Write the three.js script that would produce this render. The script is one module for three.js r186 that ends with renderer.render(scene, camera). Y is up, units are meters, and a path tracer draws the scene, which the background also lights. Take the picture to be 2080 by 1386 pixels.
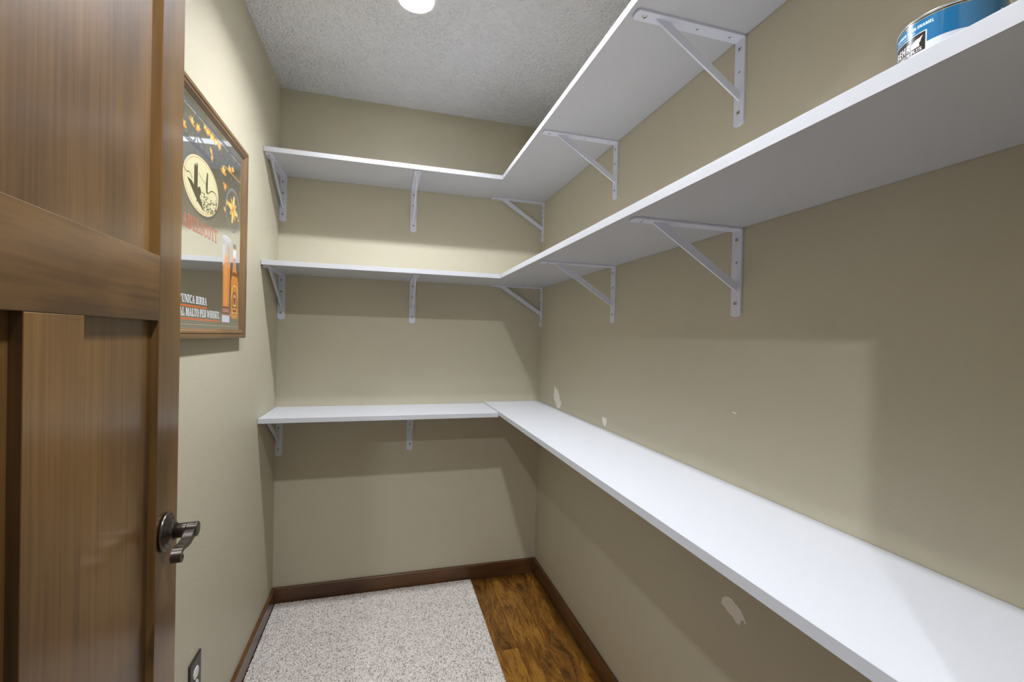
import * as THREE from 'three';
import { mergeGeometries } from 'three/addons/utils/BufferGeometryUtils.js';
import { RoundedBoxGeometry } from 'three/addons/geometries/RoundedBoxGeometry.js';
import { RectAreaLightUniformsLib } from 'three/addons/lights/RectAreaLightUniformsLib.js';

// ---------------------------------------------------------------- camera, exposure
RectAreaLightUniformsLib.init();
const scene = new THREE.Scene();
scene.background = new THREE.Color(0x000000);
const camera = new THREE.PerspectiveCamera(74.615, 2080 / 1386, 0.02, 30);
camera.position.set(0.4932, 1.2897, 2.3372);
camera.rotation.set(-0.0076, -0.2756, 0.0221, 'YXZ');
const renderer = new THREE.WebGLRenderer({ antialias: true });
renderer.toneMapping = THREE.LinearToneMapping;
renderer.toneMappingExposure = 30.5;
renderer.shadowMap.enabled = true;

// three equal recessed lamps: two in the pantry ceiling, one in the hall behind the camera
const LAMP_POWER = 60, ZF = 2.14, ZF2 = 2.255;
const LAMPS = [[0.572, 0.76], [0.557, 1.775], [-0.01, 3.19]];
const LAMP_R = 0.0625, LENS_R = 0.05, H = 2.44, W = 1.3122;
for (const [x, z] of LAMPS) {
  const l = new THREE.RectAreaLight(new THREE.Color().setRGB(0.87, 0.92, 1), LAMP_POWER * (z > ZF2 ? 1.15 : 1), 0.068, 0.068);
  l.position.set(x, H + (z > ZF2 ? 0.012 : 0.0225), z);
  l.rotation.x = -Math.PI / 2;
  l.castShadow = true;
  scene.add(l);
}

// ---------------------------------------------------------------- random, noise, textures
let seed = 12345;
const rnd = () => { seed = (seed * 1664525 + 1013904223) >>> 0; return seed / 4294967296; };
const hash = (x, y, s) => {
  let h = (x * 374761393 + y * 668265263 + s * 982451653) | 0;
  h = Math.imul(h ^ (h >>> 13), 1274126177); h ^= h >>> 16;
  return (h >>> 0) / 4294967296;
};
const fade = t => t * t * (3 - 2 * t);
function vnoise(u, v, nx, ny, s) {                 // tiles over u,v in 0..1
  const x = u * nx, y = v * ny, x0 = Math.floor(x), y0 = Math.floor(y), fx = fade(x - x0), fy = fade(y - y0);
  const m = (a, n) => ((a % n) + n) % n;
  const a = hash(m(x0, nx), m(y0, ny), s), b = hash(m(x0 + 1, nx), m(y0, ny), s), c = hash(m(x0, nx), m(y0 + 1, ny), s), d = hash(m(x0 + 1, nx), m(y0 + 1, ny), s);
  return a + (b - a) * fx + (c - a) * fy + (a - b - c + d) * fx * fy;
}
function fbm(u, v, nx, ny, oct, s) {
  let t = 0, a = 0.5, w = 0;
  for (let i = 0; i < oct; i++) { t += a * vnoise(u, v, nx << i, ny << i, s + i * 7); w += a; a *= 0.5; }
  return t / w;
}
const toS = c => Math.round(255 * Math.min(1, Math.max(0, c <= 0.0031308 ? c * 12.92 : 1.055 * Math.pow(c, 1 / 2.4) - 0.055)));
function dataTex(n, m, f, colour, sizeU = 1, sizeV = sizeU) {
  const a = new Uint8Array(n * m * 4);
  for (let j = 0; j < m; j++) for (let i = 0; i < n; i++) {
    const c = f((i + 0.5) / n, (j + 0.5) / m), k = 4 * (j * n + i);
    if (colour) { a[k] = toS(c[0]); a[k + 1] = toS(c[1]); a[k + 2] = toS(c[2]); }
    else if (Array.isArray(c)) { a[k] = c[0] * 255; a[k + 1] = c[1] * 255; a[k + 2] = c[2] * 255; }
    else a[k] = a[k + 1] = a[k + 2] = Math.round(255 * Math.min(1, Math.max(0, c)));
    a[k + 3] = 255;
  }
  const t = new THREE.DataTexture(a, n, m, THREE.RGBAFormat);
  t.wrapS = t.wrapT = THREE.RepeatWrapping; t.magFilter = THREE.LinearFilter; t.minFilter = THREE.LinearMipmapLinearFilter; t.generateMipmaps = true;
  if (colour) t.colorSpace = THREE.SRGBColorSpace;
  t.repeat.set(1 / sizeU, 1 / sizeV);
  t.needsUpdate = true;
  return t;
}
const mix = (a, b, t) => [a[0] + (b[0] - a[0]) * t, a[1] + (b[1] - a[1]) * t, a[2] + (b[2] - a[2]) * t];
const clamp = (x, a = 0, b = 1) => Math.min(b, Math.max(a, x));
const lin = (r, g, b) => new THREE.Color().setRGB(r, g, b);

// ---------------------------------------------------------------- materials
const peel = dataTex(512, 512, (u, v) => fbm(u, v, 64, 64, 3, 3), false, 0.4);
const stipple = dataTex(512, 512, (u, v) => { const n = fbm(u, v, 72, 72, 2, 9), b = vnoise(u, v, 40, 40, 5); return clamp((n - 0.42) * 3) * (0.35 + 0.65 * b); }, false, 0.45);
const paintTone = dataTex(256, 256, (u, v) => { const t = 0.965 + 0.07 * fbm(u, v, 3, 3, 4, 21); return [t, t, t * 0.995]; }, true, 1.3);
const M = {};
M.wall = new THREE.MeshPhysicalMaterial({ color: lin(0.53, 0.483, 0.355), map: paintTone, roughness: 0.5, bumpMap: peel, bumpScale: 0.00028, specularIntensity: 0.7 });
M.hallWall = new THREE.MeshStandardMaterial({ color: lin(0.78, 0.78, 0.78), roughness: 0.6, bumpMap: peel, bumpScale: 0.0006 });
M.ceiling = new THREE.MeshStandardMaterial({ color: lin(0.76, 0.76, 0.765), roughness: 0.95, bumpMap: stipple, bumpScale: 0.004 });
M.melamine = new THREE.MeshPhysicalMaterial({ color: lin(0.53, 0.53, 0.545), roughness: 0.42, bumpMap: peel, bumpScale: 0.00012 });
M.band = new THREE.MeshPhysicalMaterial({ color: lin(0.52, 0.52, 0.535), roughness: 0.35 });
M.enamel = new THREE.MeshPhysicalMaterial({ color: lin(0.70, 0.71, 0.80), roughness: 0.38 });
M.zinc = new THREE.MeshStandardMaterial({ color: lin(0.55, 0.56, 0.55), metalness: 0.9, roughness: 0.35 });
M.darkHole = new THREE.MeshStandardMaterial({ color: lin(0.03, 0.03, 0.03), roughness: 0.7 });
M.spackle = new THREE.MeshStandardMaterial({ color: lin(0.88, 0.83, 0.74), roughness: 0.9, bumpMap: stipple, bumpScale: 0.0006 });
M.trimWhite = new THREE.MeshPhysicalMaterial({ color: lin(0.86, 0.86, 0.86), roughness: 0.4 });
M.baffle = new THREE.MeshPhysicalMaterial({ color: lin(0.32, 0.32, 0.32), roughness: 0.5 });
M.lens = new THREE.MeshStandardMaterial({ color: lin(0.9, 0.9, 0.9), emissive: lin(1, 0.98, 0.95), emissiveIntensity: 0.16, roughness: 0.6 });
M.glowRing = new THREE.MeshStandardMaterial({ color: lin(0.85, 0.85, 0.85), emissive: lin(1, 0.98, 0.95), emissiveIntensity: 0.032, roughness: 0.5 });
M.bronze = new THREE.MeshPhysicalMaterial({ color: lin(0.125, 0.105, 0.09), metalness: 0.9, roughness: 0.28 });
M.bronzeDark = new THREE.MeshPhysicalMaterial({ color: lin(0.045, 0.035, 0.03), metalness: 0.35, roughness: 0.35 });
M.receptacle = new THREE.MeshPhysicalMaterial({ color: lin(0.75, 0.73, 0.68), roughness: 0.35 });
M.steel = new THREE.MeshStandardMaterial({ color: lin(0.62, 0.62, 0.62), metalness: 1, roughness: 0.25 });

// dark stained wood of the door (grain along v); the same stain darker on the baseboards
const woodFn = (dark, light, s) => (u, v) => {
  const warp = 0.012 * (fbm(u, v, 4, 2, 3, s) - 0.5);
  const streak = fbm(u + warp, v, 120, 3, 3, s + 11), fine = vnoise(u + warp, v, 256, 10, s + 17), blotch = fbm(u, v, 5, 3, 4, s + 23);
  return mix(dark, light, clamp(0.5 + 0.5 * (streak - 0.5) + 0.18 * (fine - 0.5) + 1.25 * (blotch - 0.5)));
};
const doorV = dataTex(512, 512, woodFn([0.058, 0.025, 0.005], [0.185, 0.092, 0.024], 31), true, 0.6, 0.9);
const doorH = doorV.clone(); doorH.rotation = Math.PI / 2; doorH.repeat.set(1 / 0.9, 1 / 0.6); doorH.needsUpdate = true;
const lacq = { roughness: 0.5, clearcoat: 0.7, clearcoatRoughness: 0.22, specularIntensity: 0.5 };
M.doorV = new THREE.MeshPhysicalMaterial({ map: doorV, ...lacq });
M.doorH = new THREE.MeshPhysicalMaterial({ map: doorH, ...lacq });
const trimTex = dataTex(512, 256, (u, v) => woodFn([0.036, 0.011, 0.003], [0.135, 0.056, 0.015], 57)(v, u), true, 0.8, 0.4);
M.baseboard = new THREE.MeshPhysicalMaterial({ map: trimTex, roughness: 0.36, clearcoat: 0.4, clearcoatRoughness: 0.25 });
const frameTex = dataTex(256, 256, woodFn([0.11, 0.058, 0.022], [0.22, 0.125, 0.052], 71), true, 0.3, 0.5);
M.frameV = new THREE.MeshPhysicalMaterial({ map: frameTex, roughness: 0.4, clearcoat: 0.3, clearcoatRoughness: 0.3 });
M.frameDark = new THREE.MeshPhysicalMaterial({ color: lin(0.05, 0.022, 0.012), roughness: 0.4 });

// hand-scraped figured planks (grain along v)
M.plank = [0, 1, 2, 3].map(k => new THREE.MeshPhysicalMaterial({
  map: dataTex(256, 512, (u, v) => {
    const s = 101 + 40 * k;
    const wx = fbm(u, v, 3, 4, 3, s), wy = fbm(u, v, 3, 4, 3, s + 5);
    const fig = fbm((u + 0.30 * wx + 4) % 1, (v + 0.22 * wy + 4) % 1, 24, 10, 4, s + 9), knot = fbm(u, v, 3, 4, 3, s + 13), line = 0.5 + 0.5 * Math.sin(110 * (wx + 0.7 * wy) + 5 * u);
    const t = clamp(0.50 + 0.85 * (fig - 0.5) + 0.85 * (knot - 0.5) + 0.16 * (line - 0.5));
    return mix(mix([0.050, 0.016, 0.002], [0.19, 0.075, 0.008], clamp(t * 1.8)), [0.32, 0.150, 0.022], clamp(t * 1.8 - 0.8));
  }, true, 0.24, 0.62),
  roughness: 0.34, clearcoat: 0.35, clearcoatRoughness: 0.2, bumpMap: peel, bumpScale: 0.0005,
}));
M.plankEdge = new THREE.MeshStandardMaterial({ color: lin(0.05, 0.02, 0.008), roughness: 0.8 });
M.hallFloor = new THREE.MeshStandardMaterial({ color: lin(0.36, 0.33, 0.30), roughness: 0.95, bumpMap: peel, bumpScale: 0.002 });
M.subfloor = new THREE.MeshStandardMaterial({ color: lin(0.03, 0.02, 0.012), roughness: 0.95 });
M.carpetBack = new THREE.MeshStandardMaterial({ color: lin(0.42, 0.36, 0.31), roughness: 1 });
M.tuft = new THREE.MeshStandardMaterial({ color: lin(1, 1, 1), roughness: 1 });

// ---------------------------------------------------------------- helpers
const names = new Map();
function numbered(n) { const k = names.get(n) || 0; names.set(n, k + 1); return k ? n + '_' + String(k).padStart(3, '0') : n; }
function uvMetres(g, swap, ou = 0, ov = 0) {           // flat mapping in metres by the face's main direction
  g = g.index ? g.toNonIndexed() : g;
  const p = g.attributes.position, uv = new Float32Array(p.count * 2), a = new THREE.Vector3(), b = new THREE.Vector3(), c = new THREE.Vector3(), n = new THREE.Vector3();
  for (let i = 0; i < p.count; i += 3) {
    a.fromBufferAttribute(p, i); b.fromBufferAttribute(p, i + 1); c.fromBufferAttribute(p, i + 2);
    n.copy(b).sub(a).cross(c.clone().sub(a));
    const ax = Math.abs(n.x), ay = Math.abs(n.y), az = Math.abs(n.z);
    [a, b, c].forEach((q, k) => {
      let u, v;
      if (ax >= ay && ax >= az) { u = q.z; v = q.y; } else if (ay >= az) { u = q.x; v = q.z; } else { u = q.x; v = q.y; }
      if (swap) [u, v] = [v, u];
      uv[2 * (i + k)] = u + ou; uv[2 * (i + k) + 1] = v + ov;
    });
  }
  g.setAttribute('uv', new THREE.BufferAttribute(uv, 2));
  return g;
}
const box = (x0, x1, y0, y1, z0, z1, r = 0, swap = false, ou = 0, ov = 0) => {
  const w = x1 - x0, h = y1 - y0, d = z1 - z0;
  const g = r ? new RoundedBoxGeometry(w, h, d, 2, r) : new THREE.BoxGeometry(w, h, d);
  g.translate((x0 + x1) / 2, (y0 + y1) / 2, (z0 + z1) / 2);
  return uvMetres(g, swap, ou, ov);
};
function mesh(name, g, m, parent = scene, unique = parent === scene) {
  const o = new THREE.Mesh(Array.isArray(g) ? mergeGeometries(g.map(q => { q = q.index ? q.toNonIndexed() : q; for (const k of Object.keys(q.attributes)) if (!['position', 'normal', 'uv'].includes(k)) q.deleteAttribute(k); return q; })) : g, m);
  o.name = unique ? numbered(name) : name;
  o.castShadow = o.receiveShadow = true;
  parent.add(o);
  return o;
}
function thing(name, label, category, [x, y, z] = [0, 0, 0], turn = 0, group) {
  const o = new THREE.Group(); o.name = numbered(name); scene.add(o);
  o.position.set(x, y, z); o.rotation.y = turn; o.userData = { label, category };
  if (group) o.userData.group = group;
  return o;
}
function struct(o, label, category) { o.userData = { kind: 'structure', label, category }; return o; }
function lathe(pts, seg = 48) { return new THREE.LatheGeometry(pts.map(([r, y]) => new THREE.Vector2(r, y)), seg); }
function extrude(shape, depth, bevel = 0) {
  return new THREE.ExtrudeGeometry(shape, { depth, curveSegments: 10, bevelEnabled: bevel > 0, bevelThickness: bevel, bevelSize: bevel, bevelOffset: -bevel, bevelSegments: 2 });
}

// ---------------------------------------------------------------- the room
const ZH = 4.4, XH0 = -1.2, XH1 = 2.3, T = 0.1;
const DOOR_X0 = 0.115, DOOR_X1 = 0.957, DOOR_TOP = 2.045;

struct(mesh('wall_back', box(-T, W + T, -0.02, H, -T, 0), M.wall), 'khaki painted back wall behind the shelves', 'wall');
struct(mesh('wall_left', box(-T, 0, -0.02, H, 0, ZF2), M.wall), 'khaki painted left wall carrying the framed mirror', 'wall');
const wallRight = struct(mesh('wall_right', box(W, W + T, -0.02, H, 0, ZF2), M.wall), 'khaki painted right wall with spackle patches', 'wall');
{
  const s = new THREE.Shape([[0, -0.02], [DOOR_X0 - 0.02, -0.02], [DOOR_X0 - 0.02, DOOR_TOP + 0.02], [DOOR_X1 + 0.02, DOOR_TOP + 0.02], [DOOR_X1 + 0.02, -0.02], [W, -0.02], [W, H], [0, H]].map(p => new THREE.Vector2(...p)));
  const g = extrude(s, ZF2 - ZF); g.translate(0, 0, ZF);
  struct(mesh('wall_front', uvMetres(g), M.wall), 'khaki wall around the pantry doorway, behind the camera', 'wall');
}
struct(mesh('wall_hall_left', box(XH0 - T, XH0, -0.02, H, ZF2, ZH), M.hallWall), 'hall wall left of the pantry door', 'wall');
struct(mesh('wall_hall_right', box(XH1, XH1 + T, -0.02, H, ZF2, ZH), M.hallWall), 'hall wall right of the pantry door', 'wall');
struct(mesh('wall_hall_end', box(XH0 - T, XH1 + T, -0.02, H, ZH, ZH + T), M.hallWall), 'hall wall facing the pantry door', 'wall');
struct(mesh('wall_hall_near', [box(XH0 - T, -T, -0.02, H, ZF2 - T, ZF2), box(W + T, XH1 + T, -0.02, H, ZF2 - T, ZF2)], M.hallWall), 'hall walls on both sides of the pantry', 'wall');
{
  const s = new THREE.Shape([[XH0 - T, -T], [XH1 + T, -T], [XH1 + T, ZH + T], [XH0 - T, ZH + T]].map(p => new THREE.Vector2(...p)));
  for (const [x, z] of LAMPS) { const h = new THREE.Path(); h.absarc(x, z, 0.056, 0, Math.PI * 2); s.holes.push(h); }
  const g = new THREE.ExtrudeGeometry(s, { depth: 0.1, bevelEnabled: false, curveSegments: 24 });
  g.rotateX(Math.PI / 2); g.translate(0, H + 0.1, 0);
  struct(mesh('ceiling', uvMetres(g), M.ceiling), 'white ceiling with a sprayed stipple texture', 'ceiling');
}
// floor: slab, then each plank of the pantry floor, then the hall floor
const floor = struct(mesh('floor', box(-T, W + T, -0.12, -0.014, -T, ZF2), M.subfloor), 'dark hand-scraped wood plank floor beside the carpet', 'floor');
{
  const rows = []; let x = 1.0485 - 9 * 0.1235;
  for (let i = 0; i < 12; i++) { rows.push([x, x + 0.1235]); x += 0.1235; }
  rows.forEach(([a, b], i) => {
    a = Math.max(a, 0.002); b = Math.min(b, W - 0.002); if (b - a < 0.01) return;
    const cuts = [0.002, ...(i === 8 ? [0.568, 1.42] : [0.35 + 0.47 * ((i * 0.618) % 1) + (i > 8 ? 0.55 : 0), 1.25 + 0.5 * ((i * 0.377) % 1)]), ZF2 - 0.002];
    for (let k = 0; k + 1 < cuts.length; k++) {
      const g = box(a + 0.0004, b - 0.0004, -0.014, 0, cuts[k] + 0.0004, cuts[k + 1] - 0.0004, 0.0018, false, 0.013 * i + 0.37 * k, 0.29 * i + 0.17 * k);
      mesh('plank', g, M.plank[(i * 2 + k * 3) % 4], floor);
    }
  });
}
struct(mesh('floor_hall', box(XH0 - T, XH1 + T, -0.12, 0, ZF2, ZH + T), M.hallFloor), 'pale floor of the hall behind the camera', 'floor');

// baseboards: flat board with eased top edge
function baseboard(name, len, pos, turn, label) {
  const h = 0.078, t = 0.0135, s = new THREE.Shape();
  s.moveTo(0, 0.002); s.lineTo(t, 0.002); s.lineTo(t, h - 0.006); s.quadraticCurveTo(t, h - 0.001, t - 0.005, h); s.lineTo(0, h); s.closePath();
  const g = extrude(s, len); const o = mesh(name, uvMetres(g), M.baseboard);
  o.position.set(...pos); o.rotation.y = turn;
  return struct(o, label, 'baseboard');
}
baseboard('baseboard_left', ZF - 0.03, [0.0002, 0, 0.014], 0, 'dark brown baseboard along the left wall');
baseboard('baseboard_back', W - 0.001, [W - 0.0005, 0, 0.0002], -Math.PI / 2, 'dark brown baseboard along the back wall');
baseboard('baseboard_right', ZF - 0.03, [W - 0.0002, 0, ZF - 0.014], Math.PI, 'dark brown baseboard along the right wall');
// dusty pale gap between back baseboard and planks
// door frame
{
  const o = new THREE.Group(); o.name = 'trim_1'; scene.add(o); struct(o, 'dark wood jambs and casing around the pantry doorway', 'door frame');
  mesh('jamb', box(DOOR_X0 - 0.0195, DOOR_X0 - 0.002, 0, DOOR_TOP, ZF, ZF2), M.doorV, o);
  mesh('jamb', box(DOOR_X1, DOOR_X1 + 0.0195, 0, DOOR_TOP, ZF, ZF2), M.doorV, o);
  mesh('head_jamb', box(DOOR_X0 - 0.0195, DOOR_X1 + 0.0195, DOOR_TOP, DOOR_TOP + 0.0195, ZF, ZF2, 0, true), M.doorH, o);
  mesh('door_stop', box(DOOR_X1 - 0.012, DOOR_X1, 0, DOOR_TOP, ZF + 0.04, ZF2 - 0.03), M.doorV, o);
  for (const [z0, z1] of [[ZF2, ZF2 + 0.016]]) {
    mesh('casing', box(DOOR_X0 - 0.09, DOOR_X0 - 0.008, 0, DOOR_TOP + 0.008, z0, z1, 0.003), M.doorV, o);
    mesh('casing', box(DOOR_X1 + 0.008, DOOR_X1 + 0.09, 0, DOOR_TOP + 0.008, z0, z1, 0.003), M.doorV, o);
    mesh('head_casing', box(DOOR_X0 - 0.09, DOOR_X1 + 0.09, DOOR_TOP + 0.009, DOOR_TOP + 0.1, z0, z1, 0.003, true), M.doorH, o);
  }
}

// spackle patches on the right wall, outlines in (z, y)
function patch(pts, wobble = 0.0015) {
  const s = new THREE.Shape(); const v = [];
  for (let i = 0; i < pts.length; i++) {
    const [a, b] = pts[i], [c, d] = pts[(i + 1) % pts.length];
    for (let k = 0; k < 4; k++) v.push(new THREE.Vector2(-(a + (c - a) * k / 4 + (rnd() - 0.5) * wobble), b + (d - b) * k / 4 + (rnd() - 0.5) * wobble));
  }
  s.setFromPoints(v);
  const g = extrude(s, 0.0006, 0.0003); g.rotateY(-Math.PI / 2); g.translate(W - 0.0002, 0, 0);
  // shape x = -z; rotating by -90 degrees about y sends +x to +z, so mirror back
  g.scale(1, 1, -1);
  const idx = g.index; if (!idx) { const p = g.attributes.position, nn = g.attributes.normal; for (let i = 0; i < p.count; i += 3) for (const at of [p, nn]) for (let k = 0; k < 3; k++) { const q = at.array[(i + 1) * 3 + k]; at.array[(i + 1) * 3 + k] = at.array[(i + 2) * 3 + k]; at.array[(i + 2) * 3 + k] = q; } }
  const o = mesh('spackle_patch', uvMetres(g), M.spackle, wallRight);
  return o;
}
patch([[0.243, 1.060], [0.262, 1.042], [0.280, 1.040], [0.310, 1.018], [0.318, 0.995], [0.338, 0.985], [0.326, 0.960], [0.300, 0.9475], [0.285, 0.950], [0.268, 0.968], [0.240, 0.985], [0.232, 1.003], [0.240, 1.02]], 0.004);
patch([[0.758, 0.988], [0.775, 0.990], [0.792, 0.989], [0.793, 0.974], [0.786, 0.958], [0.778, 0.957], [0.768, 0.964], [0.760, 0.974]]);
patch([[1.414, 0.640], [1.417, 0.655], [1.432, 0.668], [1.446, 0.670], [1.462, 0.664], [1.476, 0.660], [1.486, 0.650], [1.494, 0.640], [1.490, 0.634], [1.484, 0.640], [1.478, 0.633], [1.474, 0.622], [1.462, 0.622], [1.450, 0.629], [1.434, 0.632]], 0.0025);
patch([[1.432, 1.119], [1.438, 1.1215], [1.448, 1.119], [1.446, 1.1165], [1.438, 1.1175]], 0.0008);

// ---------------------------------------------------------------- ceiling lights
LAMPS.forEach(([x, z], i) => {
  const e = i === 2 ? 0.012 : 0.0225;
  const o = thing('recessed_light', ['round recessed ceiling light in view near the back wall', 'round recessed pantry ceiling light closer to the doorway', 'round recessed ceiling light of the hall outside the doorway'][i], 'ceiling light', [x, H, z], 0, 'recessed ceiling lights');
  mesh('diffuser_ring', lathe([[0.0530, 0.001], [0.0532, -0.006], [0.0550, -0.0078], [0.0600, -0.0065], [LAMP_R, -0.0005], [0.0560, 0.0005], [0.0530, 0.001]]), M.glowRing, o);
  mesh('gap_ring', lathe([[0.0508, 0.0005], [0.0530, 0.0005]]), M.darkHole, o);
  mesh('baffle', lathe([[0.0514, 0.0], [0.0516, -0.0062], [0.0508, -0.0066], [0.0503, e + 0.006], [0.0490, e + 0.0075]]), M.baffle, o);
  mesh('lens', lathe([[0.0001, e + 0.003], [0.03, e + 0.0032], [0.0485, e + 0.006], [0.0495, e + 0.0085], [0.0001, e + 0.01]]), M.lens, o);
});

// ---------------------------------------------------------------- shelves
function shelf(x0, x1, y0, y1, z0, z1, side, label) {
  const o = thing('shelf', label, 'shelf', [(x0 + x1) / 2, y0, (z0 + z1) / 2]);
  const cx = (x0 + x1) / 2, cz = (z0 + z1) / 2, e = 0.0012, h = y1 - y0;
  if (side === 'back') {
    mesh('board', box(x0 - cx, x1 - cx, 0, h, z0 - cz, z1 - cz - e, 0), M.melamine, o);
    mesh('edge_banding', box(x0 - cx, x1 - cx, 0, h, z1 - cz - e, z1 - cz, 0.0004), M.band, o);
  } else {
    mesh('board', box(x0 - cx + e, x1 - cx, 0, h, z0 - cz, z1 - cz, 0), M.melamine, o);
    mesh('edge_banding', box(x0 - cx, x0 - cx + e, 0, h, z0 - cz, z1 - cz, 0.0004), M.band, o);
  }
}
const YT = 2.0288, YM = 1.565, TH = 0.0201, ZE = ZF - 0.003;
shelf(0.0015, W - 0.3056 - 0.0008, YT - 0.0008, YT + TH - 0.0008, 0.001, 0.300, 'back', 'top white shelf across the back wall');
shelf(W - 0.3056, W - 0.001, YT, YT + TH, 0.001, ZE, 'right', 'top white shelf running along the right wall');
shelf(0.0015, W - 0.3088 - 0.0008, YM - 0.0006, YM + TH - 0.0006, 0.001, 0.3092, 'back', 'middle white shelf across the back wall');
shelf(W - 0.3088, W - 0.001, YM, YM + TH, 0.001, ZE, 'right', 'middle white shelf along the right wall, carrying the paint can');
shelf(0.0015, W - 0.3048 - 0.001, 0.9374 - TH, 0.9374, 0.001, 0.3167, 'back', 'lowest white shelf across the back wall');
shelf(W - 0.3048, W - 0.001, 0.9447 - 0.019, 0.9447, 0.001, ZE, 'right', 'lowest white shelf, counter-like, running along the right wall');

// ---------------------------------------------------------------- brackets: origin at the wall under the shelf, +z out from the wall
const BW = 0.031, BL = 0.292, BV = 0.212, BT = 0.0036;
function plateShape(len, holes) {                     // strip along -y from 0, rounded far end, pierced
  const s = new THREE.Shape(), w = BW / 2;
  s.moveTo(-w, 0); s.lineTo(-w, -len + 0.008); s.quadraticCurveTo(-w, -len + 0.002, -w * 0.45, -len + 0.0005); s.quadraticCurveTo(0, -len - 0.0005, w * 0.45, -len + 0.0005); s.quadraticCurveTo(w, -len + 0.002, w, -len + 0.008); s.lineTo(w, 0); s.closePath();
  for (const y of holes) { const p = new THREE.Path(); p.absarc(0, y, 0.0031, 0, Math.PI * 2, true); s.holes.push(p); }
  return s;
}
function screwGeo() {
  const head = lathe([[0.0001, 0.0024], [0.0034, 0.0020], [0.0060, 0.0004], [0.0062, -0.0006], [0.0001, -0.0006]], 20);
  head.rotateX(Math.PI / 2);
  return head;
}
const recessGeo = () => [new THREE.BoxGeometry(0.0046, 0.0012, 0.0008), new THREE.BoxGeometry(0.0012, 0.0046, 0.0008)].map(g => { g.translate(0, 0, 0.0023); return g; });
const screwG = screwGeo(), wallPlateG = extrude(plateShape(BV, [-0.027, -0.081, -0.181]), BT, 0.0007), shelfPlateG = extrude(plateShape(BL, [-0.035, -0.127, -0.268]), BT, 0.0007);
shelfPlateG.rotateX(-Math.PI / 2); shelfPlateG.scale(1, 1, 1);
{ // lay the shelf plate flat: local -y becomes +z, its outer face downward
  shelfPlateG.rotateX(0);
}
function braceGeo() {
  // flat bar on edge in the y-z plane, mitred to both plates
  const s = new THREE.Shape([[0.243, -BT], [0.2045, -BT], [BT, -0.1305], [BT, -0.1520]].map(([z, y]) => new THREE.Vector2(z, y)));
  const g = extrude(s, 0.0040, 0.0005); g.translate(0, 0, -0.0020); g.rotateY(-Math.PI / 2);
  return g;
}
const braceG = braceGeo();
const cornerG = (() => { const g = new THREE.CylinderGeometry(BT, BT, BW, 12, 1, false, 0, Math.PI / 2); g.rotateZ(Math.PI / 2); return g; })();
const recessG = mergeGeometries(recessGeo());
function makeBracket(label, pos, turn, screwsWall, group) {
  const o = thing('shelf_bracket', label, 'bracket', pos, turn, group);
  const wp = mesh('wall_plate', wallPlateG, M.enamel, o); wp.position.set(0, -0.0004, 0.0006);
  const sp = mesh('shelf_plate', shelfPlateG, M.enamel, o); sp.position.set(0, -BT - 0.0006, 0.0006);
  const br = mesh('brace', braceG, M.enamel, o); br.position.y = -0.0004;
  for (const y of screwsWall) {
    const s = mesh('screw', screwG, M.zinc, o); s.position.set(0, y, BT + 0.0010);
    mesh('screw_recess', recessG, M.darkHole, s);
  }
  const f = mesh('screw', screwG, M.zinc, o); f.rotation.x = Math.PI / 2; f.position.set(0, -BT - 0.0010, 0.268);
  mesh('screw_recess', recessG, M.darkHole, f);
  return o;
}
const R90 = -Math.PI / 2, all = [-0.027, -0.081, -0.181], two = [-0.027, -0.181];
makeBracket('white steel bracket under the top back shelf, tight against the left wall', [0.0162, YT - 0.0010, 0], 0, all, 'top shelf brackets');
makeBracket('white steel bracket under the middle of the top back shelf', [0.619, YT - 0.0010, 0], 0, all, 'top shelf brackets');
makeBracket('white steel bracket in the back right corner under the top shelf', [W, YT - 0.0002, 0.0165], R90, all, 'top shelf brackets');
makeBracket('white steel bracket on the right wall under the top shelf, nearer the back corner', [W, YT - 0.0002, 0.8215], R90, all, 'top shelf brackets');
makeBracket('large near white bracket on the right wall under the top shelf', [W, YT - 0.0002, 1.4325], R90, two, 'top shelf brackets');
makeBracket('white steel bracket under the middle back shelf, tight against the left wall', [0.0162, YM - 0.0008, 0], 0, all, 'middle shelf brackets');
makeBracket('white steel bracket halfway along the middle back shelf', [0.622, YM - 0.0008, 0], 0, all, 'middle shelf brackets');
makeBracket('white steel bracket in the back right corner under the middle shelf', [W, YM - 0.0002, 0.0165], R90, all, 'middle shelf brackets');
makeBracket('white steel bracket on the right wall under the middle shelf, nearer the back corner', [W, YM - 0.0002, 0.826], R90, all, 'middle shelf brackets');
makeBracket('large near white bracket on the right wall under the middle shelf', [W, YM - 0.0002, 1.439], R90, two, 'middle shelf brackets');
makeBracket('white steel bracket under the lowest back shelf, by the left wall', [0.0162, 0.9374 - TH - 0.0002, 0], 0, all, 'lowest shelf brackets');
makeBracket('white steel bracket under the middle of the lowest back shelf', [0.622, 0.9374 - TH - 0.0002, 0], 0, all, 'lowest shelf brackets');

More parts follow.
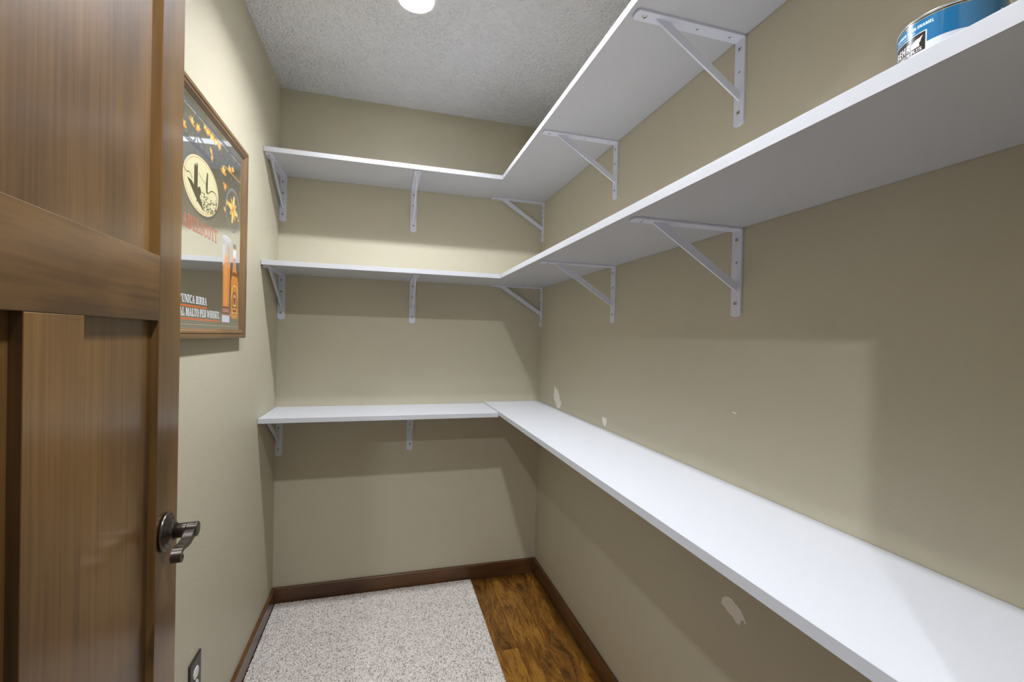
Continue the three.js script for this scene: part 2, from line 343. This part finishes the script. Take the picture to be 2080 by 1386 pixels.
// ---------------------------------------------------------------- the open door (local x along the leaf from its free edge, visible face at local z = 0 facing -z)
{
  const th = 3.75 * Math.PI / 180, o = new THREE.Group();
  o.name = 'door_1'; scene.add(o); struct(o, 'dark stained wood panel door standing open beside the left wall', 'door');
  o.position.set(0.0955, 0, 1.2882); o.rotation.y = th - Math.PI / 2;
  const TD = 0.035, L = 0.836, r = 0.0012, y0 = 0.012, y1 = 2.036;
  const S1 = 0.104, S2 = L - 0.104, RB0 = 1.306, RB1 = 1.422, M0 = 0.3405, M1 = 0.4545, BR = 0.25, TR = 1.925;
  mesh('stile', box(0, S1, y0, y1, 0, TD, r, false, 0.11, 0.05), M.doorV, o);
  mesh('stile', box(S2, L, y0, y1, 0, TD, r, false, 0.31, 0.4), M.doorV, o);
  mesh('rail', box(S1, S2, TR, y1, 0, TD, r, false, 0.2, 0.1), M.doorH, o);
  mesh('rail', box(S1, S2, RB0, RB1, 0, TD, r, false, 0.05, 0.32), M.doorH, o);
  mesh('rail', box(S1, S2, y0, BR, 0, TD, r, false, 0.4, 0.1), M.doorH, o);
  mesh('mullion', box(M0, M1, BR, RB0, 0, TD, r, false, 0.22, 0.3), M.doorV, o);
  mesh('panel', box(S1 - 0.005, S2 + 0.005, RB1 - 0.005, TR + 0.005, 0.0125, 0.0225, 0, false, 0.0, 0.2), M.doorV, o);
  mesh('panel', box(S1 - 0.005, M0 + 0.005, BR - 0.005, RB0 + 0.005, 0.0125, 0.0225, 0, false, 0.37, 0.55), M.doorV, o);
  mesh('panel', box(M1 - 0.005, S2 + 0.005, BR - 0.005, RB0 + 0.005, 0.0125, 0.0225, 0, false, 0.13, 0.71), M.doorV, o);
  // lever handle
  const h = new THREE.Group(); h.name = 'door_handle'; h.position.set(0.064, 0.909, 0); o.add(h);
  const out = g => { g.rotateX(-Math.PI / 2); return g; };          // lathe axis y -> -z, out of the visible face
  mesh('rosette', out(lathe([[0.0001, 0.0], [0.0352, 0.0], [0.0355, 0.004], [0.0345, 0.0065], [0.031, 0.0078], [0.0285, 0.0082], [0.0275, 0.0098], [0.0245, 0.0112], [0.020, 0.0125], [0.0175, 0.016], [0.0165, 0.0175], [0.0001, 0.0175]], 56)), M.bronze, h);
  mesh('neck', out(lathe([[0.0001, 0.016], [0.0135, 0.016], [0.0135, 0.0345], [0.0125, 0.0350], [0.0125, 0.0358], [0.0001, 0.0358]], 40)), M.bronze, h);
  // lever: s-curved bar with a scroll end, profile in the door's plane, extruded outwards
  const c = new THREE.CatmullRomCurve3([[0.004, -0.003], [0.020, -0.005], [0.040, -0.010], [0.060, -0.011], [0.080, -0.008], [0.096, -0.010], [0.1045, -0.018], [0.1035, -0.027], [0.0955, -0.0305], [0.0895, -0.0255], [0.0935, -0.0205]].map(([x, y]) => new THREE.Vector3(x * 0.80, y * 0.78, 0)), false, 'centripetal');
  const N = 60, P = c.getPoints(N), up = [], dn = [];
  for (let i = 0; i <= N; i++) {
    const t = c.getTangent(i / N), w = (i < N * 0.62 ? 0.0092 - 0.0048 * Math.min(1, i / (N * 0.35)) : 0.0044 - 0.0024 * (i / N - 0.62) / 0.38) * 0.95;
    up.push(new THREE.Vector2(P[i].x - t.y * w, P[i].y + t.x * w)); dn.push(new THREE.Vector2(P[i].x + t.y * w, P[i].y - t.x * w));
  }
  const quad = [];                                                     // bar as boxes along the curve: one closed ribbon
  const pos = [], Z0 = -0.0365, Z1 = -0.0520, put = (a, z) => [a.x, a.y, z];
  const tri = (a, b, d) => pos.push(...a, ...b, ...d), face = (a, b, d, e) => { tri(a, b, d); tri(a, d, e); };
  for (let i = 0; i < N; i++) {
    face(put(up[i], Z0), put(up[i + 1], Z0), put(up[i + 1], Z1), put(up[i], Z1));
    face(put(dn[i], Z1), put(dn[i + 1], Z1), put(dn[i + 1], Z0), put(dn[i], Z0));
    face(put(up[i], Z1), put(up[i + 1], Z1), put(dn[i + 1], Z1), put(dn[i], Z1));
    face(put(dn[i], Z0), put(dn[i + 1], Z0), put(up[i + 1], Z0), put(up[i], Z0));
  }
  face(put(up[N], Z0), put(dn[N], Z0), put(dn[N], Z1), put(up[N], Z1));
  const lg = new THREE.BufferGeometry(); lg.setAttribute('position', new THREE.Float32BufferAttribute(pos, 3)); lg.computeVertexNormals();
  lg.setAttribute('uv', new THREE.Float32BufferAttribute(new Float32Array(pos.length / 3 * 2), 2));
  const hub = out(lathe([[0.0001, 0.0358], [0.0136, 0.0358], [0.0138, 0.0370], [0.0138, 0.0525], [0.0130, 0.0540], [0.0001, 0.0545]], 40));
  mesh('lever', [lg, hub], M.bronze, h);
  const ss = mesh('set_screw', new THREE.CylinderGeometry(0.0014, 0.0014, 0.002, 12), M.steel, h); ss.rotation.z = 0.0; ss.position.set(0.006, -0.0125, -0.021);
  // hinges
  for (const y of [0.2, 1.02, 1.83]) { const g = new THREE.CylinderGeometry(0.006, 0.006, 0.09, 16); const b = mesh('hinge', g, M.bronze, o); b.position.set(L + 0.006, y, TD + 0.003); }
}

// ---------------------------------------------------------------- printed pub mirror on the left wall
{
  const ZR = 0.573, ZL = 1.135, Y0 = 1.268, Y1 = 1.909, FW = 0.028, D = 0.022;
  const o = thing('framed_mirror', 'wood framed advertising mirror printed with a beer glass, bottle and red lettering', 'mirror', [0, Y0, (ZR + ZL) / 2]);
  const cz = (ZR + ZL) / 2, hw = (ZL - ZR) / 2, hh = Y1 - Y0;
  // moulding profile: (distance in from the outer edge, height off the wall)
  const prof = [[0, 0.0006], [0, 0.019], [0.002, D], [0.011, D], [0.0125, D - 0.003], [0.014, D - 0.003], [0.0155, D - 0.001], [0.021, D - 0.002], [0.0245, D - 0.006], [0.0265, D - 0.0065], [FW, 0.0125], [FW, 0.0006]];
  const side = (len, tA) => {             // strip along +u of given length, mitred both ends
    const pos = [], uv = [];
    for (let i = 0; i + 1 < prof.length; i++) {
      const [a, ha] = prof[i], [b, hb] = prof[i + 1];
      const q = [[a, a, ha], [len - a, a, ha], [len - b, b, hb], [b, b, hb]];
      for (const k of [0, 1, 2, 0, 2, 3]) { pos.push(q[k][2], q[k][1], q[k][0]); uv.push(q[k][1] + q[k][2], q[k][0]); }
    }
    const g = new THREE.BufferGeometry(); g.setAttribute('position', new THREE.Float32BufferAttribute(pos, 3)); g.setAttribute('uv', new THREE.Float32BufferAttribute(uv, 2)); g.computeVertexNormals();
    return g;
  };
  const put = (len, y, z, rx) => { const m = mesh('frame_rail', side(len), M.frameV, o); m.position.set(0, y, z); m.rotation.x = rx; return m; };
  put(2 * hw, 0, -hw, 0);                                // bottom: u = +z, inward = +y
  put(2 * hw, hh, hw, Math.PI);                          // top
  put(hh, hh, -hw, Math.PI / 2);                         // right-hand side (towards the back wall)
  put(hh, 0, hw, -Math.PI / 2);                          // left-hand side
  // print, drawn in metres: s = z from the left edge, y up
  const gz0 = ZR + FW - 0.002, gz1 = ZL - FW + 0.002, gy0 = Y0 + FW - 0.002, gy1 = Y1 - FW + 0.002, K = 1900;
  const cw = Math.round((gz1 - gz0) * K), ch = Math.round((gy1 - gy0) * K);
  const cv = document.createElement('canvas'); cv.width = cw; cv.height = ch;
  const c = cv.getContext('2d');
  const X = z => (gz1 - z) * K, Y = y => (gy1 - y) * K;
  const grey = '#55565a', gold = '#e0a94e', orange = '#d9772f', yellow = '#ead06a';
  c.lineCap = 'round'; c.lineJoin = 'round';
  const line = (pts, w, col) => { c.strokeStyle = col; c.lineWidth = w * K; c.beginPath(); pts.forEach(([z, y], i) => i ? c.lineTo(X(z), Y(y)) : c.moveTo(X(z), Y(y))); c.stroke(); };
  const curve = (pts, w, col) => { const q = new THREE.CatmullRomCurve3(pts.map(([z, y]) => new THREE.Vector3(z, y, 0))).getPoints(60); line(q.map(p => [p.x, p.y]), w, col); };
  const spiral = (z, y, r, turns, w, col, ph = 0, sx = 1) => { const q = []; for (let i = 0; i <= 60; i++) { const t = i / 60, a = ph + t * turns * 2 * Math.PI, rr = r * (1 - 0.8 * t); q.push([z + sx * rr * Math.cos(a), y + rr * Math.sin(a)]); } line(q, w, col); };
  const oval = (z, y, a, b, col, w) => { c.beginPath(); c.ellipse(X(z), Y(y), a * K, b * K, 0, 0, Math.PI * 2); if (w) { c.strokeStyle = col; c.lineWidth = w * K; c.stroke(); } else { c.fillStyle = col; c.fill(); } };
  const poly = (pts, col) => { c.fillStyle = col; c.beginPath(); pts.forEach(([z, y], i) => i ? c.lineTo(X(z), Y(y)) : c.moveTo(X(z), Y(y))); c.closePath(); c.fill(); };
  const leaf = (z, y, r, a, col = gold) => { for (const k of [-2, 2, -1, 1, 0]) { const b = a + k * 0.62; poly([[z, y], [z + r * 0.55 * Math.cos(b + 0.35), y + r * 0.55 * Math.sin(b + 0.35)], [z + r * Math.cos(b), y + r * Math.sin(b)], [z + r * 0.55 * Math.cos(b - 0.35), y + r * 0.55 * Math.sin(b - 0.35)]], Math.abs(k) > 1 ? '#c98a3c' : k ? col : yellow); } };
  // thin border and the top bar
  line([[gz1 - 0.012, gy0 + 0.012], [0.628, gy0 + 0.012]], 0.0008, '#b9b39a'); line([[0.626, 1.40], [0.626, 1.862]], 0.0012, '#a7a68f');
  line([[gz1, 1.8555], [0.628, 1.8555]], 0.010, grey); line([[gz1, 1.8485], [0.628, 1.8485]], 0.0016, '#bfae78');
  // wrought scrolls
  line([[gz1, 1.768], [0.86, 1.767]], 0.014, grey); curve([[0.88, 1.768], [0.83, 1.765], [0.79, 1.742], [0.765, 1.705], [0.752, 1.665], [0.75, 1.64]], 0.009, grey);
  curve([[1.055, 1.845], [1.060, 1.825], [1.045, 1.812], [1.02, 1.818], [1.0, 1.838]], 0.008, grey); spiral(0.99, 1.820, 0.027, 1.6, 0.007, grey, 1.4);
  curve([[1.062, 1.772], [1.045, 1.776], [1.042, 1.792], [1.055, 1.797]], 0.007, grey); curve([[1.01, 1.772], [1.0, 1.785], [1.018, 1.80], [1.024, 1.788]], 0.007, grey);
  curve([[0.975, 1.80], [0.945, 1.79], [0.94, 1.775], [0.965, 1.77]], 0.008, grey); curve([[0.99, 1.80], [0.985, 1.785], [0.96, 1.768]], 0.007, grey);
  spiral(0.872, 1.785, 0.022, 1.5, 0.007, grey, 4.0); curve([[0.84, 1.770], [0.82, 1.785], [0.80, 1.79], [0.72, 1.815]], 0.007, grey);
  line([[0.81, 1.79], [0.645, 1.842]], 0.003, grey); for (let i = 0; i < 10; i++) { const t = i / 9; line([[0.775 - 0.11 * t, 1.803 + 0.034 * t], [0.775 - 0.11 * t, 1.810 + 0.034 * t]], 0.003, grey); }
  curve([[0.842, 1.835], [0.835, 1.812], [0.81, 1.81], [0.79, 1.83], [0.80, 1.846], [0.815, 1.838]], 0.007, grey); curve([[0.785, 1.815], [0.75, 1.815], [0.72, 1.84], [0.735, 1.852], [0.75, 1.842]], 0.007, grey); curve([[0.73, 1.83], [0.70, 1.822], [0.675, 1.84], [0.66, 1.846]], 0.008, grey);
  curve([[1.005, 1.76], [0.995, 1.745], [0.985, 1.742]], 0.006, grey); curve([[0.945, 1.758], [0.94, 1.742], [0.928, 1.738], [0.922, 1.745]], 0.006, grey);
  spiral(0.715, 1.757, 0.05, 0.9, 0.006, grey, 2.6, 1); spiral(0.672, 1.772, 0.024, 1.3, 0.006, grey, 0.5);
  line([[0.785, 1.792], [0.632, 1.790]], 0.005, '#b98748');
  for (const [z, y, r, a] of [[1.072, 1.785, 0.024, 1.6], [1.022, 1.812, 0.022, 1.8], [0.98, 1.812, 0.022, 1.2], [0.895, 1.79, 0.017, 2.4], [0.878, 1.776, 0.016, 0.4], [0.79, 1.765, 0.03, 1.6], [0.775, 1.742, 0.024, 4.7], [0.735, 1.79, 0.024, 1.5], [0.705, 1.80, 0.02, 1.3], [0.752, 1.682, 0.020, 1.2], [0.775, 1.658, 0.016, 2.0]]) leaf(z, y, r, a, a > 4 ? orange : gold);
  for (let i = 0; i < 8; i++) { const t = i / 7; leaf(0.935 - 0.105 * t, 1.846 - 0.004 * t, 0.016 + 0.006 * (i % 2), -1.5 - 0.3 * (i % 2), i % 3 ? gold : yellow); }
  // medallion
  oval(0.944, 1.672, 0.124, 0.078, '#5b5344'); oval(0.949, 1.676, 0.1205, 0.0745, '#dcd3a6'); oval(0.949, 1.676, 0.112, 0.069, '#d58f52', 0.0018);
  const ink = '#4d4526';
  poly([[1.045, 1.672], [1.02, 1.672], [1.003, 1.665], [1.003, 1.715], [0.998, 1.722], [0.990, 1.716], [0.990, 1.724], [0.984, 1.728], [0.980, 1.720], [0.980, 1.665], [0.965, 1.672], [0.955, 1.660], [0.965, 1.645], [0.945, 1.625], [0.93, 1.612], [0.97, 1.625], [1.0, 1.642]], ink);
  poly([[0.918, 1.725], [0.910, 1.725], [0.912, 1.675], [0.905, 1.668], [0.922, 1.668], [0.926, 1.69]], ink);
  for (let i = 0; i < 120; i++) { const z = 0.995 - 0.15 * Math.pow(rnd(), 0.8), y = 1.662 - 0.045 * rnd(); poly([[z, y], [z - 0.006 - 0.008 * rnd(), y + 0.003 * rnd()], [z - 0.004 * rnd(), y - 0.006 * rnd()]], ink); }
  curve([[1.064, 1.690], [1.05, 1.684], [1.03, 1.688], [1.015, 1.678]], 0.0022, ink); curve([[0.975, 1.705], [0.95, 1.695], [0.93, 1.69]], 0.0016, ink); curve([[0.905, 1.672], [0.88, 1.685], [0.85, 1.683], [0.84, 1.668]], 0.003, ink); curve([[0.85, 1.668], [0.845, 1.65], [0.85, 1.64]], 0.003, ink); curve([[0.885, 1.63], [0.87, 1.618]], 0.003, ink);
  // wheat wreath
  oval(0.697, 1.678, 0.066, 0.066, '#7d7a78', 0.0085);
  for (let i = 0; i < 8; i++) { const a = i * Math.PI / 4 + 0.2, L = i % 2 ? 0.036 : 0.046; poly([[0.697, 1.682], [0.697 + L * 0.5 * Math.cos(a + 0.42), 1.682 + L * 0.5 * Math.sin(a + 0.42)], [0.697 + L * Math.cos(a + 0.12), 1.682 + L * Math.sin(a + 0.12)], [0.697 + L * Math.cos(a - 0.12), 1.682 + L * Math.sin(a - 0.12)], [0.697 + L * 0.5 * Math.cos(a - 0.42), 1.682 + L * 0.5 * Math.sin(a - 0.42)]], i % 2 ? '#e8a957' : '#efd57e'); line([[0.697, 1.682], [0.697 + L * 0.8 * Math.cos(a), 1.682 + L * 0.8 * Math.sin(a)]], 0.0012, '#b9853c'); } oval(0.697, 1.682, 0.007, 0.007, '#c98f45');
  leaf(0.64, 1.665, 0.014, 5.5, orange);
  // lettering
  const word = (t, zL, zR, yBase, cap, col, stroke) => {
    c.save(); c.font = 'bold 100px serif'; c.textBaseline = 'alphabetic';
    const w = c.measureText(t).width; c.translate(X(zL), Y(yBase)); c.scale((zL - zR) * K / w, cap * K / 66);
    c.fillStyle = col; c.fillText(t, 0, 0); if (stroke) { c.strokeStyle = stroke; c.lineWidth = 3; c.strokeText(t, 0, 0); } c.restore();
  };
  word('ADELSCOTT', 1.066, 0.832, 1.5465, 0.033, '#cf5a3c', '#8b6a5c');
  word("L'UNICA BIRRA", 1.086, 0.904, 1.3605, 0.0185, '#eef0f6'); line([[1.086, 1.3525], [0.904, 1.3525]], 0.0052, '#d8692f');
  word('AL MALTO PER WHISKY.', 1.077, 0.802, 1.3275, 0.0185, '#eef0f6'); line([[1.077, 1.3195], [0.804, 1.3195]], 0.0042, '#d8692f');
  // beer glass
  const glass = (k0, k1, col) => { const w = k => 0.028 + 0.0135 * Math.pow(k, 2.2) + (k < 0.1 ? 0.006 : 0), yy = k => 1.318 + 0.262 * k, cz2 = 0.749, p = []; for (let i = 0; i <= 20; i++) { const k = k0 + (k1 - k0) * i / 20; p.push([cz2 + w(k), yy(k)]); } for (let i = 20; i >= 0; i--) { const k = k0 + (k1 - k0) * i / 20; p.push([cz2 - w(k), yy(k)]); } poly(p, col); };
  glass(0, 1, '#b9b4b4'); oval(0.749, 1.578, 0.0405, 0.009, '#c9c6c6'); glass(0.17, 0.76, '#e08a3f'); glass(0.66, 0.78, '#e39a84'); glass(0.08, 0.17, '#b87a6c'); glass(0.10, 0.115, '#5a4438'); glass(0.165, 0.185, '#6a4a30'); glass(0, 0.08, '#d8d6e4');
  poly([[0.765, 1.37], [0.74, 1.37], [0.742, 1.52], [0.768, 1.53]], '#e89a45'); poly([[0.79, 1.55], [0.765, 1.56], [0.768, 1.50], [0.783, 1.49]], '#c8c4cc'); poly([[0.745, 1.565], [0.72, 1.55], [0.724, 1.49], [0.742, 1.50]], '#c99a6a');
  // bottle
  poly([[0.690, 1.574], [0.660, 1.574], [0.659, 1.545], [0.657, 1.50], [0.642, 1.470], [0.632, 1.45], [0.630, 1.345], [0.640, 1.333], [0.69, 1.331], [0.704, 1.342], [0.706, 1.45], [0.698, 1.472], [0.690, 1.50]], '#df8c33');
  poly([[0.690, 1.574], [0.660, 1.574], [0.660, 1.560], [0.690, 1.560]], '#7d6a60'); poly([[0.690, 1.557], [0.659, 1.557], [0.659, 1.53], [0.690, 1.53]], '#e6e0e4'); oval(0.674, 1.515, 0.013, 0.013, '#c9a58a'); oval(0.674, 1.515, 0.008, 0.008, '#8d6f5c', 0.002); poly([[0.69, 1.483], [0.70, 1.47], [0.64, 1.47], [0.65, 1.483]], '#8b4a1e');
  oval(0.667, 1.41, 0.030, 0.03, '#e8d68c', 0.004); oval(0.667, 1.385, 0.026, 0.035, '#9d5a34'); oval(0.667, 1.39, 0.018, 0.022, '#d8b070'); poly([[0.68, 1.40], [0.655, 1.40], [0.66, 1.378], [0.676, 1.378]], '#a63e22');
  for (let i = 0; i < 6; i++) line([[0.69, 1.375 - 0.006 * i], [0.645, 1.375 - 0.006 * i]], 0.0016, i % 2 ? '#8b4a2a' : '#efe0a8'); oval(0.667, 1.352, 0.02, 0.014, '#e8c878', 0.002);
  // colour and metal maps from the drawing: bare glass is silvered, print is paint
  const im = c.getImageData(0, 0, cw, ch).data, col = new Uint8Array(cw * ch * 4), met = new Uint8Array(cw * ch * 4);
  for (let j = 0; j < ch; j++) for (let i = 0; i < cw; i++) {
    const s = 4 * (j * cw + i), d = 4 * ((ch - 1 - j) * cw + i), a = im[s + 3] / 255, base = [248, 249, 246];
    for (let k = 0; k < 3; k++) col[d + k] = Math.round(base[k] * (1 - a) + im[s + k] * a);
    col[d + 3] = met[d + 3] = 255; met[d] = 0; met[d + 1] = Math.round(255 * (0.03 + 0.4 * a)); met[d + 2] = Math.round(255 * (1 - a));
  }
  const mk = (d, srgb) => { const t = new THREE.DataTexture(d, cw, ch, THREE.RGBAFormat); t.magFilter = THREE.LinearFilter; t.minFilter = THREE.LinearMipmapLinearFilter; t.generateMipmaps = true; if (srgb) t.colorSpace = THREE.SRGBColorSpace; t.needsUpdate = true; return t; };
  const mm = mk(met, false);
  const mirrorMat = new THREE.MeshPhysicalMaterial({ map: mk(col, true), metalnessMap: mm, roughnessMap: mm, metalness: 1, roughness: 1, clearcoat: 1, clearcoatRoughness: 0.02 });
  const w = gz1 - gz0, hgt = gy1 - gy0, g = new THREE.BoxGeometry(0.004, hgt, w);
  const p = g.attributes.position, uv = g.attributes.uv;
  for (let i = 0; i < p.count; i++) uv.setXY(i, 0.5 - p.getZ(i) / w, 0.5 + p.getY(i) / hgt);
  const m = mesh('mirror_glass', g, mirrorMat, o); m.position.set(0.0105, hgt / 2 + FW - 0.002, 0); m.userData.label = 'silvered glass printed with lettering and scrolls';
  mesh('backing_board', new THREE.BoxGeometry(0.006, hgt, w), M.carpetBack, o).position.set(0.0045, hgt / 2 + FW - 0.002, 0);
}

// ---------------------------------------------------------------- electrical outlet on the left wall
{
  const o = thing('electrical_outlet', 'dark bronze outlet cover with two white sockets, low on the left wall', 'outlet', [0, 0.322, 0.917]);
  const w = 0.0375, h = 0.062, s = new THREE.Shape([[-w, -h], [w, -h], [w, h], [-w, h]].map(p => new THREE.Vector2(...p)));
  const face = () => { const q = new THREE.Path(), r = 0.0172, k = 0.0142, a = Math.asin(k / r); q.absarc(0, 0, r, -a, a, false); q.absarc(0, 0, r, Math.PI - a, Math.PI + a, false); q.closePath(); return q; };
  for (const cy of [0.0196, -0.0196]) { const q = new THREE.Path(face().getPoints(12).map(p => new THREE.Vector2(p.x * 1.03, p.y * 1.03 + cy)).reverse()); s.holes.push(q); }
  const g = new THREE.ExtrudeGeometry(s, { depth: 0.0025, bevelEnabled: true, bevelThickness: 0.003, bevelSize: 0.0032, bevelOffset: -0.0032, bevelSegments: 3, curveSegments: 12 });
  g.rotateY(Math.PI / 2); mesh('cover_plate', uvMetres(g), M.bronzeDark, o).position.x = 0.0005;
  for (const cy of [0.0196, -0.0196]) {
    const f = new THREE.Shape(face().getPoints(12));
    for (const sx of [-0.0063, 0.0063]) { const q = new THREE.Path([[sx - 0.0011, 0.001], [sx - 0.0011, 0.008], [sx + 0.0011, 0.008], [sx + 0.0011, 0.001]].map(p => new THREE.Vector2(...p))); f.holes.push(q); }
    const q = new THREE.Path(); q.absarc(0, -0.0065, 0.0024, 0, Math.PI * 2, true); f.holes.push(q);
    const fg = new THREE.ExtrudeGeometry(f, { depth: 0.0055, bevelEnabled: true, bevelThickness: 0.0006, bevelSize: 0.0006, bevelOffset: -0.0006, bevelSegments: 1, curveSegments: 12 }); fg.rotateY(Math.PI / 2);
    mesh('socket', uvMetres(fg), M.receptacle, o).position.set(0.001, cy, 0);
  }
  const sc = mesh('screw', screwG, M.zinc, o); sc.rotation.y = Math.PI / 2; sc.scale.setScalar(0.6); sc.position.x = 0.0062;
}

// ---------------------------------------------------------------- carpet remnant
{
  const x0 = 0.0165, x1 = 0.951, z0 = 0.018, z1 = 2.05;
  const o = thing('carpet', 'pale grey-beige loop pile carpet remnant lying on the wood floor', 'carpet', [(x0 + x1) / 2, 0.0004, (z0 + z1) / 2]);
  const cx = (x0 + x1) / 2, cz = (z0 + z1) / 2;
  mesh('backing', box(x0 - cx, x1 - cx, 0, 0.0062, z0 - cz, z1 - cz, 0.001), M.carpetBack, o).userData.label = 'woven carpet backing';
  const g = new THREE.IcosahedronGeometry(1, 1), sp = 0.0041, nx = Math.floor((x1 - x0) / sp), nz = Math.floor((1.25 - z0) / sp), far = Math.floor((z1 - 1.25) / 0.0075), nfx = Math.floor((x1 - x0) / 0.0075);
  const im = new THREE.InstancedMesh(g, M.tuft, nx * nz + far * nfx), q = new THREE.Object3D(), c = new THREE.Color();
  let k = 0;
  const one = (x, z, r) => {
    q.position.set(x - cx, 0.0062 + 0.0012 * rnd(), z - cz); q.rotation.set(rnd() * 3, rnd() * 6.3, rnd() * 3);
    q.scale.set(r * (0.75 + 0.6 * rnd()), r * (0.7 + 0.55 * rnd()), r * (0.75 + 0.6 * rnd())); q.updateMatrix(); im.setMatrixAt(k, q.matrix);
    const b = rnd(), t = 0.86 + 0.28 * rnd(); const base = b < 0.16 ? [0.36, 0.30, 0.255] : b < 0.30 ? [0.50, 0.45, 0.42] : [0.66, 0.60, 0.55];
    c.setRGB(base[0] * t, base[1] * t, base[2] * t); im.setColorAt(k++, c);
  };
  for (let i = 0; i < nx; i++) for (let j = 0; j < nz; j++) one(x0 + (i + 0.5 + 0.7 * (rnd() - 0.5)) * sp, z0 + (j + 0.5 + 0.7 * (rnd() - 0.5)) * sp, 0.0026);
  for (let i = 0; i < nfx; i++) for (let j = 0; j < far; j++) one(x0 + (i + 0.5) * 0.0075, 1.25 + (j + 0.5) * 0.0075, 0.0045);
  im.name = 'pile'; im.userData = { kind: 'stuff' }; im.castShadow = im.receiveShadow = true; o.add(im);
}

// ---------------------------------------------------------------- paint can on the middle right shelf
{
  const r = 0.0517, h = 0.1165, o = thing('paint_can', 'small blue and white labelled metal paint can on the middle right shelf', 'paint can', [1.18, YM + TH, 1.934]);
  mesh('can_body', lathe([[0.0001, 0.0015], [r - 0.003, 0.0015], [r - 0.0015, 0], [r + 0.0008, 0.0008], [r + 0.0008, 0.003], [r - 0.0002, 0.0042], [r - 0.0002, h - 0.0016]], 72), M.steel, o);
  mesh('rim', lathe([[r - 0.0004, h - 0.0022], [r + 0.0007, h - 0.0018], [r + 0.0009, h - 0.0004], [r + 0.0003, h + 0.0008], [r - 0.0012, h + 0.0006], [r - 0.0052, h - 0.0030], [r - 0.0052, h - 0.006]], 72), M.steel, o);
  mesh('lid', lathe([[0.0001, h - 0.0050], [r - 0.014, h - 0.0050], [r - 0.0115, h - 0.0020], [r - 0.0085, h - 0.0020], [r - 0.0052, h - 0.0052]], 64), M.steel, o);
  const K = 6200, cw = 2020, ly0 = 0.005, ly1 = h - 0.0022, ch = Math.round((ly1 - ly0) * K);
  const cv = document.createElement('canvas'); cv.width = cw; cv.height = ch; const c = cv.getContext('2d');
  const A0 = 236, U = deg => (((A0 - deg) % 360 + 360) % 360) / 360 * cw, V = y => (ly1 - y) * K;
  c.fillStyle = '#c4c9d2'; c.fillRect(0, 0, cw, ch);
  const gr = '#08618f';
  c.fillStyle = gr; c.fillRect(0, 0, cw, V(0.0808));
  c.fillStyle = '#c4c9d2'; c.beginPath(); c.moveTo(U(176), V(0.0815)); for (let a = 176; a >= 20; a -= 4) c.lineTo(U(a), V(0.0815 + 0.006 * Math.sin((176 - a) / 156 * 6.2) * 0.4 - 0.00005 * (176 - a))); c.lineTo(U(20), V(0.0805)); c.lineTo(U(20), V(0.07)); c.lineTo(U(176), V(0.07)); c.fill();
  c.fillStyle = '#1c0f0c'; c.fillRect(0, 0, cw, 10); c.fillStyle = '#a08b52'; c.fillRect(0, 10, cw, 5);
  // black logo square with white edge
  const sx0 = U(226), sx1 = U(175), sy0 = V(0.0960), sy1 = V(0.0735);
  c.fillStyle = '#d2d2cc'; c.fillRect(sx0 - 6, sy0 - 6, sx1 - sx0 + 14, V(0.0655) - sy0 + 6);
  c.fillStyle = '#241d1a'; c.fillRect(sx0, sy0, sx1 - sx0, sy1 - sy0);
  c.fillStyle = '#efe9e6'; const tw = (t, x0, x1, yb, hh, font) => { c.save(); c.font = font; const w = c.measureText(t).width; c.translate(x0, yb); c.scale((x1 - x0) / w, hh / 72); c.fillText(t, 0, 0); c.restore(); };
  tw('BEHR', sx0 + 10, sx0 + 0.62 * (sx1 - sx0), sy1 - 44, 58, 'bold 100px sans-serif');
  tw('PREMIUM PLUS', sx0 + 10, sx1 - 22, sy1 - 8, 26, 'bold 100px serif');
  c.beginPath(); const bx = sx0 + 0.64 * (sx1 - sx0), bw = 0.30 * (sx1 - sx0), by = sy1 - 44; c.moveTo(bx, by); c.lineTo(bx, by - 34); c.quadraticCurveTo(bx + bw * 0.3, by - 62, bx + bw * 0.7, by - 62); c.lineTo(bx + bw, by - 74); c.lineTo(bx + bw * 0.86, by - 50); c.lineTo(bx + bw * 0.8, by - 30); c.lineTo(bx + bw * 0.72, by - 30); c.lineTo(bx + bw * 0.74, by); c.closePath(); c.fill();
  c.fillStyle = '#e6f2f8';
  tw('INTERIOR SATIN ENAMEL', U(224), U(166), V(0.1028), 24, 'bold 100px sans-serif');
  tw('washable stain resistant', U(224), U(188), V(0.0992), 12, '100px sans-serif');
  tw('ADVANCED PRIMER AND PAINT', U(96), U(40), V(0.098), 20, 'bold 100px sans-serif');
  const tex = new THREE.CanvasTexture(cv); tex.colorSpace = THREE.SRGBColorSpace; tex.wrapS = THREE.RepeatWrapping; tex.anisotropy = 8;
  const pos = [], uv = [], nrm = [], idx = [], N = 96;
  for (let i = 0; i <= N; i++) for (const [y, v] of [[ly0, 0], [ly1, 1]]) { const a = (A0 - 360 * i / N) * Math.PI / 180; pos.push((r + 0.0002) * Math.cos(a), y, (r + 0.0002) * Math.sin(a)); nrm.push(Math.cos(a), 0, Math.sin(a)); uv.push(i / N, v); }
  for (let i = 0; i < N; i++) { const a = 2 * i; idx.push(a, a + 2, a + 1, a + 1, a + 2, a + 3); }
  const g = new THREE.BufferGeometry(); g.setAttribute('position', new THREE.Float32BufferAttribute(pos, 3)); g.setAttribute('normal', new THREE.Float32BufferAttribute(nrm, 3)); g.setAttribute('uv', new THREE.Float32BufferAttribute(uv, 2)); g.setIndex(idx);
  mesh('label_wrap', g, new THREE.MeshPhysicalMaterial({ map: tex, roughness: 0.25, clearcoat: 0.8, clearcoatRoughness: 0.08 }), o).userData.label = 'glossy printed paper label in blue, white and black';
}

renderer.render(scene, camera);
